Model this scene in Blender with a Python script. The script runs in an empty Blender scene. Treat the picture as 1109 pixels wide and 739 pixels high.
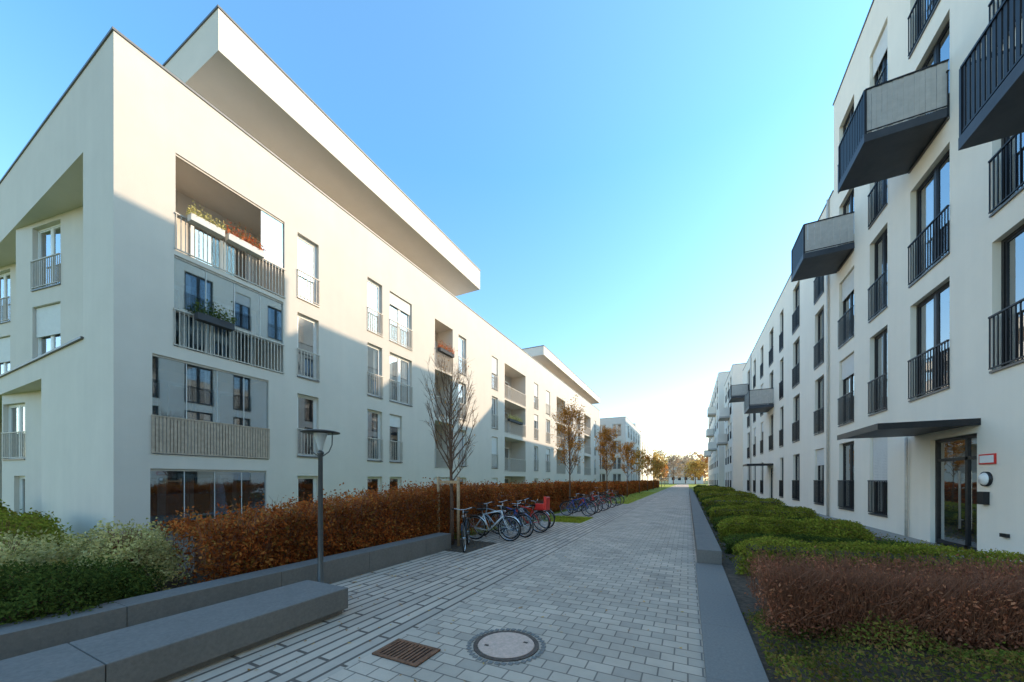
import bpy, math, random
import numpy as np
from mathutils import Vector, Matrix
random.seed(7); rng = np.random.default_rng(7)
scene = bpy.context.scene
COL = scene.collection
R = math.radians
FPX = 388.0; SA = .4407; CA = .8977

# ------------------------------------------------------------------ materials
def base_nodes(name):
    m = bpy.data.materials.new(name); m.use_nodes = True
    nt = m.node_tree; nt.nodes.clear()
    out = nt.nodes.new('ShaderNodeOutputMaterial')
    return m, nt, out
def N(nt, t, **k):
    n = nt.nodes.new(t)
    for a, b in k.items(): setattr(n, a, b)
    return n
def mat(name, col, rough=.8, metal=0, noise=None, bump=0, bscale=80, spec=.3, streak=0):
    m, nt, out = base_nodes(name)
    p = N(nt, 'ShaderNodeBsdfPrincipled'); nt.links.new(p.outputs[0], out.inputs[0])
    p.inputs['Base Color'].default_value = (*col, 1); p.inputs['Roughness'].default_value = rough
    p.inputs['Metallic'].default_value = metal; p.inputs['Specular IOR Level'].default_value = spec
    tc = N(nt, 'ShaderNodeTexCoord')
    if noise:
        sc, am = noise
        no = N(nt, 'ShaderNodeTexNoise'); no.inputs['Scale'].default_value = sc; no.inputs['Detail'].default_value = 8
        no.inputs['Roughness'].default_value = .65
        nt.links.new(tc.outputs['Object'], no.inputs['Vector'])
        cr = N(nt, 'ShaderNodeValToRGB')
        cr.color_ramp.elements[0].position = .3; cr.color_ramp.elements[1].position = .7
        cr.color_ramp.elements[0].color = (*[c*(1-am) for c in col], 1)
        cr.color_ramp.elements[1].color = (*[min(1, c*(1+am)) for c in col], 1)
        nt.links.new(no.outputs['Fac'], cr.inputs['Fac'])
        last = cr.outputs[0]
        if streak:
            mp = N(nt, 'ShaderNodeMapping'); mp.inputs['Scale'].default_value = (3, 3, .12)
            nt.links.new(tc.outputs['Object'], mp.inputs['Vector'])
            n2 = N(nt, 'ShaderNodeTexNoise'); n2.inputs['Scale'].default_value = 1.2; n2.inputs['Detail'].default_value = 5
            nt.links.new(mp.outputs[0], n2.inputs['Vector'])
            mr = N(nt, 'ShaderNodeMapRange'); mr.inputs['From Min'].default_value = .35; mr.inputs['From Max'].default_value = .7
            mr.inputs['To Min'].default_value = 1-streak; mr.inputs['To Max'].default_value = 1
            nt.links.new(n2.outputs['Fac'], mr.inputs['Value'])
            mx = N(nt, 'ShaderNodeVectorMath', operation='SCALE')
            nt.links.new(last, mx.inputs[0]); nt.links.new(mr.outputs[0], mx.inputs['Scale'])
            last = mx.outputs[0]
        nt.links.new(last, p.inputs['Base Color'])
    if bump:
        nb = N(nt, 'ShaderNodeTexNoise'); nb.inputs['Scale'].default_value = bscale; nb.inputs['Detail'].default_value = 4
        nt.links.new(tc.outputs['Object'], nb.inputs['Vector'])
        b = N(nt, 'ShaderNodeBump'); b.inputs['Strength'].default_value = bump; b.inputs['Distance'].default_value = .01
        nt.links.new(nb.outputs['Fac'], b.inputs['Height']); nt.links.new(b.outputs[0], p.inputs['Normal'])
    return m
def leafmat(name, cols, trans=.35, gain=1.0):
    cols = [tuple(min(.85, v*gain) for v in c) for c in cols]
    m, nt, out = base_nodes(name)
    g = N(nt, 'ShaderNodeNewGeometry'); cr = N(nt, 'ShaderNodeValToRGB')
    el = cr.color_ramp.elements
    while len(el) < len(cols): el.new(.5)
    for i, c in enumerate(cols):
        el[i].position = i/(len(cols)-1); el[i].color = (*c, 1)
    nt.links.new(g.outputs['Random Per Island'], cr.inputs['Fac'])
    tc = N(nt, 'ShaderNodeTexCoord'); no = N(nt, 'ShaderNodeTexNoise'); no.inputs['Scale'].default_value = 1.7
    no.inputs['Detail'].default_value = 3
    nt.links.new(tc.outputs['Object'], no.inputs['Vector'])
    mr = N(nt, 'ShaderNodeMapRange'); mr.inputs['From Min'].default_value = .3; mr.inputs['From Max'].default_value = .7
    mr.inputs['To Min'].default_value = .6; mr.inputs['To Max'].default_value = 1.35
    nt.links.new(no.outputs['Fac'], mr.inputs['Value'])
    vm = N(nt, 'ShaderNodeVectorMath', operation='SCALE'); nt.links.new(cr.outputs[0], vm.inputs[0]); nt.links.new(mr.outputs[0], vm.inputs['Scale'])
    d = N(nt, 'ShaderNodeBsdfDiffuse'); t = N(nt, 'ShaderNodeBsdfTranslucent'); mx = N(nt, 'ShaderNodeMixShader')
    mx.inputs[0].default_value = trans
    nt.links.new(vm.outputs[0], d.inputs[0]); nt.links.new(vm.outputs[0], t.inputs[0])
    nt.links.new(d.outputs[0], mx.inputs[1]); nt.links.new(t.outputs[0], mx.inputs[2]); nt.links.new(mx.outputs[0], out.inputs[0])
    return m
def glassmat(name, tint, lo=.12, hi=.8, bump=.03, gloss=(.95, .97, 1)):
    m, nt, out = base_nodes(name)
    t = N(nt, 'ShaderNodeBsdfTransparent'); t.inputs[0].default_value = (*tint, 1)
    g = N(nt, 'ShaderNodeBsdfGlossy'); g.inputs['Roughness'].default_value = .02; g.inputs[0].default_value = (*gloss, 1)
    if bump:
        tc = N(nt, 'ShaderNodeTexCoord'); no = N(nt, 'ShaderNodeTexNoise'); no.inputs['Scale'].default_value = 1.3
        b = N(nt, 'ShaderNodeBump'); b.inputs['Strength'].default_value = bump; b.inputs['Distance'].default_value = .05
        nt.links.new(tc.outputs['Object'], no.inputs['Vector']); nt.links.new(no.outputs['Fac'], b.inputs['Height']); nt.links.new(b.outputs[0], g.inputs['Normal'])
    lw = N(nt, 'ShaderNodeLayerWeight'); lw.inputs[0].default_value = .3
    mr = N(nt, 'ShaderNodeMapRange'); mr.inputs['To Min'].default_value = lo; mr.inputs['To Max'].default_value = hi
    nt.links.new(lw.outputs['Facing'], mr.inputs['Value'])
    mx = N(nt, 'ShaderNodeMixShader'); nt.links.new(mr.outputs[0], mx.inputs[0])
    nt.links.new(t.outputs[0], mx.inputs[1]); nt.links.new(g.outputs[0], mx.inputs[2]); nt.links.new(mx.outputs[0], out.inputs[0])
    return m
def brickmat(name, c1, c2, mortar, bw, rh, ms, rot=0, offset=.5, bump=.4, dirt=.3):
    m, nt, out = base_nodes(name)
    p = N(nt, 'ShaderNodeBsdfPrincipled'); nt.links.new(p.outputs[0], out.inputs[0])
    p.inputs['Roughness'].default_value = .85; p.inputs['Specular IOR Level'].default_value = .15
    tc = N(nt, 'ShaderNodeTexCoord'); mp = N(nt, 'ShaderNodeMapping'); mp.inputs['Rotation'].default_value = (0, 0, rot)
    nt.links.new(tc.outputs['Object'], mp.inputs[0])
    br = N(nt, 'ShaderNodeTexBrick'); br.offset = offset
    br.inputs['Color1'].default_value = (*c1, 1); br.inputs['Color2'].default_value = (*c2, 1); br.inputs['Mortar'].default_value = (*mortar, 1)
    br.inputs['Scale'].default_value = 1; br.inputs['Brick Width'].default_value = bw; br.inputs['Row Height'].default_value = rh
    br.inputs['Mortar Size'].default_value = ms; br.inputs['Mortar Smooth'].default_value = .2; br.inputs['Bias'].default_value = 0
    nt.links.new(mp.outputs[0], br.inputs['Vector'])
    no = N(nt, 'ShaderNodeTexNoise'); no.inputs['Scale'].default_value = .9; no.inputs['Detail'].default_value = 9; no.inputs['Roughness'].default_value = .7
    nt.links.new(tc.outputs['Object'], no.inputs['Vector'])
    mr = N(nt, 'ShaderNodeMapRange'); mr.inputs['From Min'].default_value = .3; mr.inputs['From Max'].default_value = .7
    mr.inputs['To Min'].default_value = 1-dirt; mr.inputs['To Max'].default_value = 1+dirt*.6
    nt.links.new(no.outputs['Fac'], mr.inputs['Value'])
    vm = N(nt, 'ShaderNodeVectorMath', operation='SCALE'); nt.links.new(br.outputs['Color'], vm.inputs[0]); nt.links.new(mr.outputs[0], vm.inputs['Scale'])
    nt.links.new(vm.outputs[0], p.inputs['Base Color'])
    n2 = N(nt, 'ShaderNodeTexNoise'); n2.inputs['Scale'].default_value = 60
    nt.links.new(tc.outputs['Object'], n2.inputs['Vector'])
    ma = N(nt, 'ShaderNodeMath', operation='MULTIPLY_ADD'); ma.inputs[1].default_value = -1.0
    nt.links.new(br.outputs['Fac'], ma.inputs[0])
    m3 = N(nt, 'ShaderNodeMath', operation='MULTIPLY'); m3.inputs[1].default_value = .35; nt.links.new(n2.outputs['Fac'], m3.inputs[0]); nt.links.new(m3.outputs[0], ma.inputs[2])
    b = N(nt, 'ShaderNodeBump'); b.inputs['Strength'].default_value = bump; b.inputs['Distance'].default_value = .012
    nt.links.new(ma.outputs[0], b.inputs['Height']); nt.links.new(b.outputs[0], p.inputs['Normal'])
    return m

M = dict(
 plasterL=mat('pale_grey_plaster', (.69, .61, .52), .9, noise=(.7, .04), bump=.35, bscale=55, streak=.025),
 plasterS=mat('cream_slab_plaster', (.76, .665, .555), .9, noise=(.7, .04), bump=.3, bscale=55),
 plasterR=mat('cream_plaster', (.95, .85, .71), .9, noise=(.7, .03), bump=.35, bscale=55, streak=.03),
 plasterF=mat('far_plaster', (.80, .73, .64), .9, noise=(.4, .06)),
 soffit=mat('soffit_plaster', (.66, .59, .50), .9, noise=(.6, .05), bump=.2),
 coping=mat('dark_metal_coping', (.16, .15, .14), .45, .6, noise=(4, .15)),
 whiteframe=mat('white_frame', (.82, .79, .74), .4, noise=(8, .04)),
 darkframe=mat('anthracite_frame', (.03, .03, .032), .4, .3, noise=(8, .2)),
 railL=mat('galvanised_railing', (.52, .46, .39), .6, .2, noise=(6, .15)),
 railW=mat('brown_slat_railing', (.46, .35, .26), .7, noise=(9, .2)),
 railR=mat('anthracite_railing', (.026, .027, .032), .45, .4, noise=(6, .2)),
 railB=mat('silver_balcony_slats', (.50, .46, .42), .55, .2, noise=(6, .1)),
 slab=mat('dark_steel_slab', (.065, .07, .082), .5, .3, noise=(2, .2)),
 glass=glassmat('window_glass', (.68, .73, .76), .22, .85),
 lglass=glassmat('loggia_glass', (.66, .76, .82), .30, .70, 0, gloss=(.84, .93, 1)),
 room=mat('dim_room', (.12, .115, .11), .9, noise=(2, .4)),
 curtain=mat('curtain_cloth', (.66, .64, .60), .9, noise=(5, .08)),
 blind=mat('roller_blind', (.74, .71, .66), .7, noise=(5, .04)),
 granite=mat('dark_granite', (.22, .192, .17), .85, noise=(30, .14), bump=.2, bscale=90, streak=.10, spec=.12),
 graniteL=mat('kerb_granite', (.24, .213, .19), .85, noise=(40, .13), bump=.2, bscale=90, spec=.12),
 paver=brickmat('street_pavers', (.66, .50, .375), (.48, .37, .285), (.26, .20, .155), .225, .15, .007, dirt=.22),
 strips=brickmat('long_strip_pavers', (.64, .49, .37), (.52, .40, .31), (.165, .125, .098), .9, .15, .018, rot=R(90), offset=.37, dirt=.22),
 ground=mat('grassland', (.10, .12, .04), .95, noise=(.05, .4), bump=.4),
 lawn=mat('lawn_grass', (.28, .29, .035), .95, noise=(3, .4), bump=.8, bscale=60),
 soil=mat('dark_soil', (.10, .068, .045), .95, noise=(12, .5), bump=1, bscale=40),
 gravel=mat('grey_gravel', (.34, .30, .255), .95, noise=(60, .5), bump=1, bscale=60),
 bark=mat('tree_bark', (.17, .095, .06), .9, noise=(20, .4), bump=.8, bscale=40),
 wood=mat('stake_wood', (.46, .29, .16), .85, noise=(18, .3), bump=.4),
 twig=mat('brown_twig', (.24, .10, .055), .9, noise=(20, .3)),
 iron=mat('cast_iron', (.13, .095, .075), .65, .5, noise=(30, .4), bump=.5, bscale=60),
 rust=mat('rusty_iron', (.24, .11, .06), .8, .2, noise=(25, .5), bump=.5, bscale=60),
 concrete=mat('pinkish_concrete', (.68, .45, .34), .85, noise=(30, .18), bump=.5, bscale=80),
 lampm=mat('lamp_paint', (.12, .118, .115), .4, .5, noise=(8, .15)),
 lampglass=mat('opal_glass', (.6, .6, .58), .3, noise=(4, .05)),
 rubber=mat('rubber', (.02, .02, .02), .7, noise=(30, .2)),
 chrome=mat('steel', (.5, .5, .5), .3, .9, noise=(10, .1)),
 pipe=mat('painted_downpipe', (.62, .56, .49), .5, .1, noise=(10, .1)),
 terracotta=mat('white_planter', (.70, .66, .60), .7, noise=(8, .1)),
 darkbox=mat('dark_planter', (.06, .06, .065), .7, noise=(8, .1)),
 cloth=mat('parasol_cloth', (.66, .72, .78), .9, noise=(8, .1)),
 red=mat('red_sign', (.70, .04, .03), .5, noise=(8, .1)),
 whiteplastic=mat('white_plastic', (.86, .84, .80), .4, noise=(8, .03)),
 rooftile=mat('far_roof', (.34, .22, .17), .8, noise=(1, .2)),
)
L = dict(
 beech=leafmat('beech_autumn_leaves', [(.16, .038, .012), (.46, .115, .03), (.60, .175, .042), (.30, .075, .02), (.62, .25, .07), (.22, .13, .03)]),
 brownhedge=leafmat('dry_brown_leaves', [(.20, .078, .043), (.54, .20, .11), (.38, .14, .072), (.62, .28, .15)]),
 orange=leafmat('orange_tree_leaves', [(.54, .22, .045), (.80, .40, .09), (.68, .29, .06), (.44, .18, .04)]),
 yellow=leafmat('yellow_tree_leaves', [(.70, .45, .13), (.78, .53, .16), (.58, .30, .08), (.42, .32, .10)]),
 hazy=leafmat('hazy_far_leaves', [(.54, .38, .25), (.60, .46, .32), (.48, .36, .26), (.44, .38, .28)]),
 darkgreen=leafmat('dark_evergreen_leaves', [(.045, .065, .018), (.095, .125, .028), (.135, .165, .035), (.06, .085, .02)]),
 green=leafmat('olive_shrub_leaves', [(.14, .16, .02), (.29, .30, .04), (.38, .38, .05), (.20, .19, .035), (.34, .24, .05)]),
 pale=leafmat('pale_variegated_leaves', [(.36, .33, .11), (.70, .60, .24), (.80, .68, .32), (.22, .22, .06)]),
 cover=leafmat('mixed_ground_cover_leaves', [(.07, .10, .02), (.24, .26, .04), (.34, .19, .065), (.14, .17, .03), (.25, .11, .05)]),
 grass=leafmat('grass_blades', [(.24, .28, .03), (.50, .45, .06), (.32, .36, .04)]),
 litter=leafmat('fallen_leaf', [(.72, .46, .10), (.56, .24, .05), (.34, .14, .04)]),
 flower=leafmat('orange_flowers', [(.70, .12, .04), (.60, .22, .08), (.14, .16, .05), (.75, .28, .12), (.65, .10, .06)]),
)

# ------------------------------------------------------------------ mesh builder
class MB:
    def __init__(s): s.v = []; s.f = []
    def add(s, vs, fs):
        o = len(s.v); s.v += [tuple(a) for a in vs]; s.f += [tuple(i+o for i in f) for f in fs]
    def quad(s, a, b, c, d): s.add([a, b, c, d], [(0, 1, 2, 3)])
    def box(s, x0, x1, y0, y1, z0, z1):
        s.add([(x, y, z) for x in (x0, x1) for y in (y0, y1) for z in (z0, z1)],
              [(0, 1, 3, 2), (4, 6, 7, 5), (0, 4, 5, 1), (2, 3, 7, 6), (0, 2, 6, 4), (1, 5, 7, 3)])
    def bar(s, p, q, w, h=None):
        h = h or w; p = Vector(p); q = Vector(q); d = (q-p).normalized()
        a = d.cross(Vector((0, 0, 1)))
        if a.length < 1e-3: a = Vector((1, 0, 0))
        a.normalize(); b = d.cross(a).normalized()
        a *= w/2; b *= h/2
        s.add([p-a-b, p+a-b, p+a+b, p-a+b, q-a-b, q+a-b, q+a+b, q-a+b],
              [(3, 2, 1, 0), (4, 5, 6, 7), (0, 1, 5, 4), (1, 2, 6, 5), (2, 3, 7, 6), (3, 0, 4, 7)])
    def tube(s, pts, rad, n=6, cap=True, closed=False):
        pts = [Vector(p) for p in pts]; m = len(pts)
        if not isinstance(rad, (list, tuple)): rad = [rad]*m
        o = len(s.v); ref = None
        for i, p in enumerate(pts):
            if closed: d = pts[(i+1) % m]-pts[i-1]
            else: d = pts[min(i+1, m-1)]-pts[max(i-1, 0)]
            d.normalize()
            if ref is None:
                ref = Vector((0, 0, 1)) if abs(d.z) < .9 else Vector((1, 0, 0))
            a = (ref-d*ref.dot(d)).normalized(); ref = a; b = d.cross(a)
            for k in range(n):
                t = 2*math.pi*k/n
                s.v.append(tuple(p+(a*math.cos(t)+b*math.sin(t))*rad[i]))
        for i in range(m if closed else m-1):
            j = (i+1) % m
            for k in range(n):
                k2 = (k+1) % n
                s.f.append((o+i*n+k, o+i*n+k2, o+j*n+k2, o+j*n+k))
        if cap and not closed:
            s.f.append(tuple(o+k for k in range(n))[::-1]); s.f.append(tuple(o+(m-1)*n+k for k in range(n)))
    def lathe(s, prof, c=(0, 0, 0), n=20):
        o = len(s.v); m = len(prof)
        for r, z in prof:
            for k in range(n):
                t = 2*math.pi*k/n; s.v.append((c[0]+r*math.cos(t), c[1]+r*math.sin(t), c[2]+z))
        for i in range(m-1):
            for k in range(n):
                k2 = (k+1) % n; s.f.append((o+i*n+k, o+i*n+k2, o+(i+1)*n+k2, o+(i+1)*n+k))
    def mesh(s, name, m, smooth=False, off=(0, 0, 0)):
        me = bpy.data.meshes.new(name); ox, oy, oz = off
        me.from_pydata([(a-ox, b-oy, c-oz) for a, b, c in s.v], [], s.f); me.materials.append(m)
        if smooth: me.polygons.foreach_set('use_smooth', [True]*len(me.polygons))
        return me
    def build(s, name, m, parent=None, smooth=False, org=None):
        r = parent
        if r is not None:
            while r.parent: r = r.parent
            off = tuple(r.location)
        else: off = org or (0, 0, 0)
        o = bpy.data.objects.new(name, s.mesh(name, m, smooth, off)); COL.objects.link(o)
        if parent: o.parent = parent
        else: o.location = off
        return o
def tag(o, label, cat, group=None, kind=None):
    if label: o['label'] = label
    if cat: o['category'] = cat
    if group: o['group'] = group
    if kind: o['kind'] = kind
    return o
def thing(name, loc, label, cat, group=None, rz=0):
    o = bpy.data.objects.new(name, None); COL.objects.link(o); o.location = loc; o.rotation_euler = (0, 0, rz)
    o.empty_display_size = .2
    return tag(o, label, cat, group)
def raw(name, me, parent, loc=(0, 0, 0), rz=0):
    o = bpy.data.objects.new(name, me); COL.objects.link(o); o.parent = parent; o.location = loc; o.rotation_euler = (0, 0, rz); return o
def leaf_mesh(name, P, size, m, aspect=.55, up=0.0):
    P = np.asarray(P, float); n = len(P)
    a = rng.normal(size=(n, 3)); a[:, 2] += up*2; a /= np.linalg.norm(a, axis=1)[:, None]
    b = rng.normal(size=(n, 3)); b -= a*(a*b).sum(1)[:, None]; b /= np.linalg.norm(b, axis=1)[:, None]
    s = (np.asarray(size)*rng.uniform(.6, 1.3, n))[:, None]
    c = np.cross(a, b)*s*.25
    V = np.stack([P+a*s, P+b*s*aspect+c, P-a*s, P-b*s*aspect+c], 1).reshape(-1, 3)
    Fc = np.arange(n*4).reshape(-1, 4)
    me = bpy.data.meshes.new(name); me.from_pydata(V.tolist(), [], Fc.tolist()); me.materials.append(m); return me
def leaves(name, P, size, m, parent=None, org=(0, 0, 0), aspect=.55, up=0.0):
    if parent is not None:
        r = parent
        while r.parent: r = r.parent
        org = tuple(r.location)
    me = leaf_mesh(name, np.asarray(P)-np.array(org), size, m, aspect, up)
    o = bpy.data.objects.new(name, me); COL.objects.link(o)
    if parent: o.parent = parent
    else: o.location = org
    return o

# ------------------------------------------------------------------ setting
def sheet(name, x0, x1, y0, y1, z, m):
    b = MB(); b.quad((x0, y0, z), (x1, y0, z), (x1, y1, z), (x0, y1, z)); o = b.build(name, m); o['kind'] = 'structure'; return o
sheet('ground', -900, 900, -200, 1500, -.35, M['ground'])
sheet('street', -2.62, .2, -8, 150, 0, M['paver'])
sheet('footpath', -3.55, -2.62, -8, 150, 0, M['strips'])
sheet('bicycle_bay', -5.6, -3.55, -8, 13.0, 0, M['strips'])
sheet('bicycle_bay', -5.6, -3.55, 15.1, 24.8, 0, M['strips'])
sheet('lawn', -5.6, -3.55, 13.0, 15.1, .0, M['lawn'])
sheet('lawn', -5.6, -3.55, 24.8, 60, .0, M['lawn'])
sheet('lawn', -5.6, -3.55, 60, 150, .0, M['lawn'])
sheet('yard', -60, -5.6, -30, 150, -.012, M['lawn'])
sheet('garden_bed', .2, 5.6, -8, 60, .02, M['soil'])
sheet('gravel_strip', 4.7, 5.5, 7.6, 47, .03, M['gravel'])
sheet('far_pavement', .2, 9, 60, 150, -.004, M['lawn'])
sheet('planting_bed', -12.5, -5.2, -6, 6.9, .22, M['soil'])
b = MB(); b.box(-6.0, -4.35, 6.6, 8.0, -.05, .006); tp = b.build('tree_pit', M['soil']); tp['kind'] = 'structure'

t = thing('retaining_wall', (-5.12, 6.9, 0), 'long dark granite planter wall in front of the brown hedge', 'wall')
y = -6.0
while y < 6.9:
    b = MB(); y1 = min(y+1.5, 6.9)
    b.box(-5.32, -4.97, y+.003, y1-.003, 0, .35); b.build('wall_block', M['granite'], t); y = y1
t = thing('granite_bench', (-4.05, 1, 0), 'low massive dark granite bench along the striped paving', 'bench')
b = MB(); b.box(-4.36, -3.72, -3, 2.96, 0, .06); b.build('plinth', M['granite'], t)
for y0, y1 in ((-3, -1.0), (-1.0, 1.0), (1.0, 3.0)):
    b = MB(); b.box(-4.42, -3.66, y0+.002, y1-.002, .06, .31)
    o = b.build('seat_block', M['granite'], t)
    bv = o.modifiers.new('b', 'BEVEL'); bv.width = .01; bv.segments = 2
t = thing('granite_kerb', (.35, 2, 0), 'wide flat granite kerb along the right garden, nearest the camera', 'kerb')
y = -4.0
while y < 7.55:
    y1 = min(y+1.2, 7.55); b = MB(); b.box(.13, .56, y+.002, y1-.002, -.05, .05)
    o = b.build('kerb_stone', M['graniteL'], t); y = y1
t = thing('low_garden_wall', (.4, 7.6, 0), 'raised dark granite edging wall running along the right flower beds', 'wall')
y = 7.6
while y < 60:
    y1 = min(y+2.4, 60); b = MB(); b.box(.16, .56, y+.003, y1-.003, 0, .29); b.build('wall_block', M['granite'], t); y = y1

# manhole and drain
mx_, my_ = -1.58, 3.09
t = thing('manhole_cover', (mx_, my_, 0), 'round manhole cover with pinkish lid and thin dark iron rim set in the pavers', 'manhole cover')
b = MB(); b.lathe([(.278, .001), (.278, .010), (.318, .010), (.318, .001)], (mx_, my_, 0), 48); b.build('iron_ring', M['iron'], t)
b = MB(); b.lathe([(.271, .002), (.271, .011), (0.0001, .012)], (mx_, my_, 0), 48); cv = b.build('cover', M['concrete'], t)
for k in range(2):
    b = MB(); a = .6+k*math.pi; b.box(mx_+.19*math.cos(a)-.02, mx_+.19*math.cos(a)+.02, my_+.19*math.sin(a)-.012, my_+.19*math.sin(a)+.012, .0125, .016); b.build('lift_socket', M['iron'], cv)
b = MB()
for k in range(38):
    a = 2*math.pi*k/38
    cx, cy = mx_+.36*math.cos(a), my_+.36*math.sin(a); b.box(cx-.02, cx+.02, cy-.02, cy+.02, .001, .007)
b.build('cobble_ring', M['graniteL'], t)
t = thing('drain_grate', (-2.34, 2.55, 0), 'rectangular rusty drain grate in the paving left of the manhole', 'drain')
b = MB(); b.box(-2.60, -2.08, 2.38, 2.72, .001, .006); b.build('drain_pit', M['rubber'], t)
b = MB()
for x0, x1, y0, y1 in ((-2.6, -2.08, 2.38, 2.41), (-2.6, -2.08, 2.69, 2.72), (-2.6, -2.57, 2.41, 2.69), (-2.11, -2.08, 2.41, 2.69), (-2.355, -2.325, 2.41, 2.69)): b.box(x0, x1, y0, y1, .0065, .016)
b.build('frame', M['rust'], t)
b = MB()
for k in range(11):
    x = -2.555+k*.043
    if abs(x+2.34) > .02: b.box(x-.011, x+.011, 2.411, 2.689, .0065, .0145)
b.build('grate_bars', M['rust'], t)

# ------------------------------------------------------------------ facade helpers
def facade(mb, P, u0, u1, v0, v1, holes):
    us = sorted({u0, u1} | {h[0] for h in holes} | {h[1] for h in holes}); us = [u for u in us if u0 <= u <= u1]
    vs = sorted({v0, v1} | {h[2] for h in holes} | {h[3] for h in holes}); vs = [v for v in vs if v0 <= v <= v1]
    for i in range(len(us)-1):
        for j in range(len(vs)-1):
            cu = (us[i]+us[i+1])/2; cv = (vs[j]+vs[j+1])/2
            if any(h[0] < cu < h[1] and h[2] < cv < h[3] for h in holes): continue
            mb.quad(P(us[i], vs[j], 0), P(us[i+1], vs[j], 0), P(us[i+1], vs[j+1], 0), P(us[i], vs[j+1], 0))
    for a, c, e, g, d in holes:
        mb.quad(P(a, e, 0), P(c, e, 0), P(c, e, d), P(a, e, d)); mb.quad(P(a, g, 0), P(c, g, 0), P(c, g, d), P(a, g, d))
        mb.quad(P(a, e, 0), P(a, g, 0), P(a, g, d), P(a, e, d)); mb.quad(P(c, e, 0), P(c, g, 0), P(c, g, d), P(c, e, d))
def room(mb, P, a, c, e, g, d0, d1=1.1):
    a -= .004; c += .004; e -= .004; g += .004
    q = lambda *k: mb.quad(*[P(*x) for x in k])
    q((a, e, d1), (c, e, d1), (c, g, d1), (a, g, d1))
    q((a, e, d0), (c, e, d0), (c, e, d1), (a, e, d1)); q((a, g, d0), (c, g, d0), (c, g, d1), (a, g, d1))
    q((a, e, d0), (a, g, d0), (a, g, d1), (a, e, d1)); q((c, e, d0), (c, g, d0), (c, g, d1), (c, e, d1))
cache = {}
def win_meshes(w, h, style, rail, mull):
    key = (round(w, 2), round(h, 2), style, rail, mull)
    if key in cache: return cache[key]
    fm = M['whiteframe'] if style == 'L' else M['darkframe']; rm = M['railL'] if style == 'L' else M['railR']
    x = w/2-.004; f = .065
    b = MB(); b.box(-x, -x+f, .12, .19, 0.004, h-.004); b.box(x-f, x, .12, .19, .004, h-.004)
    b.box(-x+f, x-f, .12, .19, .004, f); b.box(-x+f, x-f, .12, .19, h-f, h-.004)
    if mull:
        b.box(-.05, .05, .125, .185, f, h-f)
    xs = (-x+f, -.05, .05, x-f) if mull else (-x+f, x-f)
    for i in range(0, len(xs), 2):
        a, c = xs[i]+.004, xs[i+1]-.004; s = .04
        b.box(a, a+s, .135, .175, f+.004, h-f-.004); b.box(c-s, c, .135, .175, f+.004, h-f-.004)
        b.box(a+s, c-s, .135, .175, f+.004, f+s); b.box(a+s, c-s, .135, .175, h-f-s, h-f-.004)
    fr = b.mesh('window', fm)
    b = MB(); b.quad((-x+f, .155, f), (x-f, .155, f), (x-f, .155, h-f), (-x+f, .155, h-f)); pn = b.mesh('pane', M['glass'])
    b = MB(); b.box(-x, x, -.035, .119, .0035, .022); b.box(-x-.02, x+.02, -.037, -.004, -.02, .02); sl = b.mesh('sill', M['coping'])
    rl = None
    if rail:
        b = MB(); top = min(1.0, h*.55) if rail is True else rail
        y = -.03; xx = w/2+.015
        b.box(-xx, xx, y-.02, y+.02, top-.035, top); b.box(-xx, xx, y-.015, y+.015, .06, .085)
        n = max(3, int(w/.105))
        for k in range(n+1):
            u = -xx+.01+(2*xx-.02)*k/n; b.box(u-.009, u+.009, y-.009, y+.009, .085, top-.035)
        rl = b.mesh('railing', rm)
    cache[key] = (fr, pn, sl, rl); return cache[key]
def curtain_mesh(a, c, z0, z1, y=.26):
    b = MB(); n = max(4, int((c-a)/.05)); pts = [(a+(c-a)*k/n, y+.02*math.sin(k*1.9)) for k in range(n+1)]
    for k in range(n): b.quad((*pts[k], z0), (*pts[k+1], z0), (*pts[k+1], z1), (*pts[k], z1))
    return b.mesh('curtain', M['curtain'])
def add_window(root, wall, loc, rz, w, h, style='L', rail=True, mull=None, blind=None, simple=False):
    if mull is None: mull = w > 1.0
    fr, pn, sl, rl = win_meshes(w, h, style, rail, mull)
    off = Vector(loc)-root.location
    o = raw('window', fr, root, off, rz)
    raw('pane', pn, o)
    if simple: 
        if rl: raw('railing', rl, o)
        return o
    raw('sill', sl, o)
    if rl: raw('railing', rl, o)
    x = w/2-.08
    if blind is None:
        blind = random.choice([0, 0, 0, 0, .25, .5, .95]) if style == 'L' else random.choice([0, 0, 0, 0, 0, .3])
    if blind:
        b = MB(); n = int(blind*h/.05)
        for k in range(n):
            z = h-.02-(k+1)*.05; b.box(-x-.05, x+.05, .075, .095+.006*(k % 2), z+.004, z+.05)
        if n: raw('roller_blind', b.mesh('roller_blind', M['blind']), o)
    r = random.random()
    if r < .45: raw('curtain', curtain_mesh(-x, -x+w*.22, .05, h-.1), o); raw('curtain', curtain_mesh(x-w*.22, x, .05, h-.1), o)
    elif r < .6: raw('curtain', curtain_mesh(-x, x, .05, h-.1), o)
    return o

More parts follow.
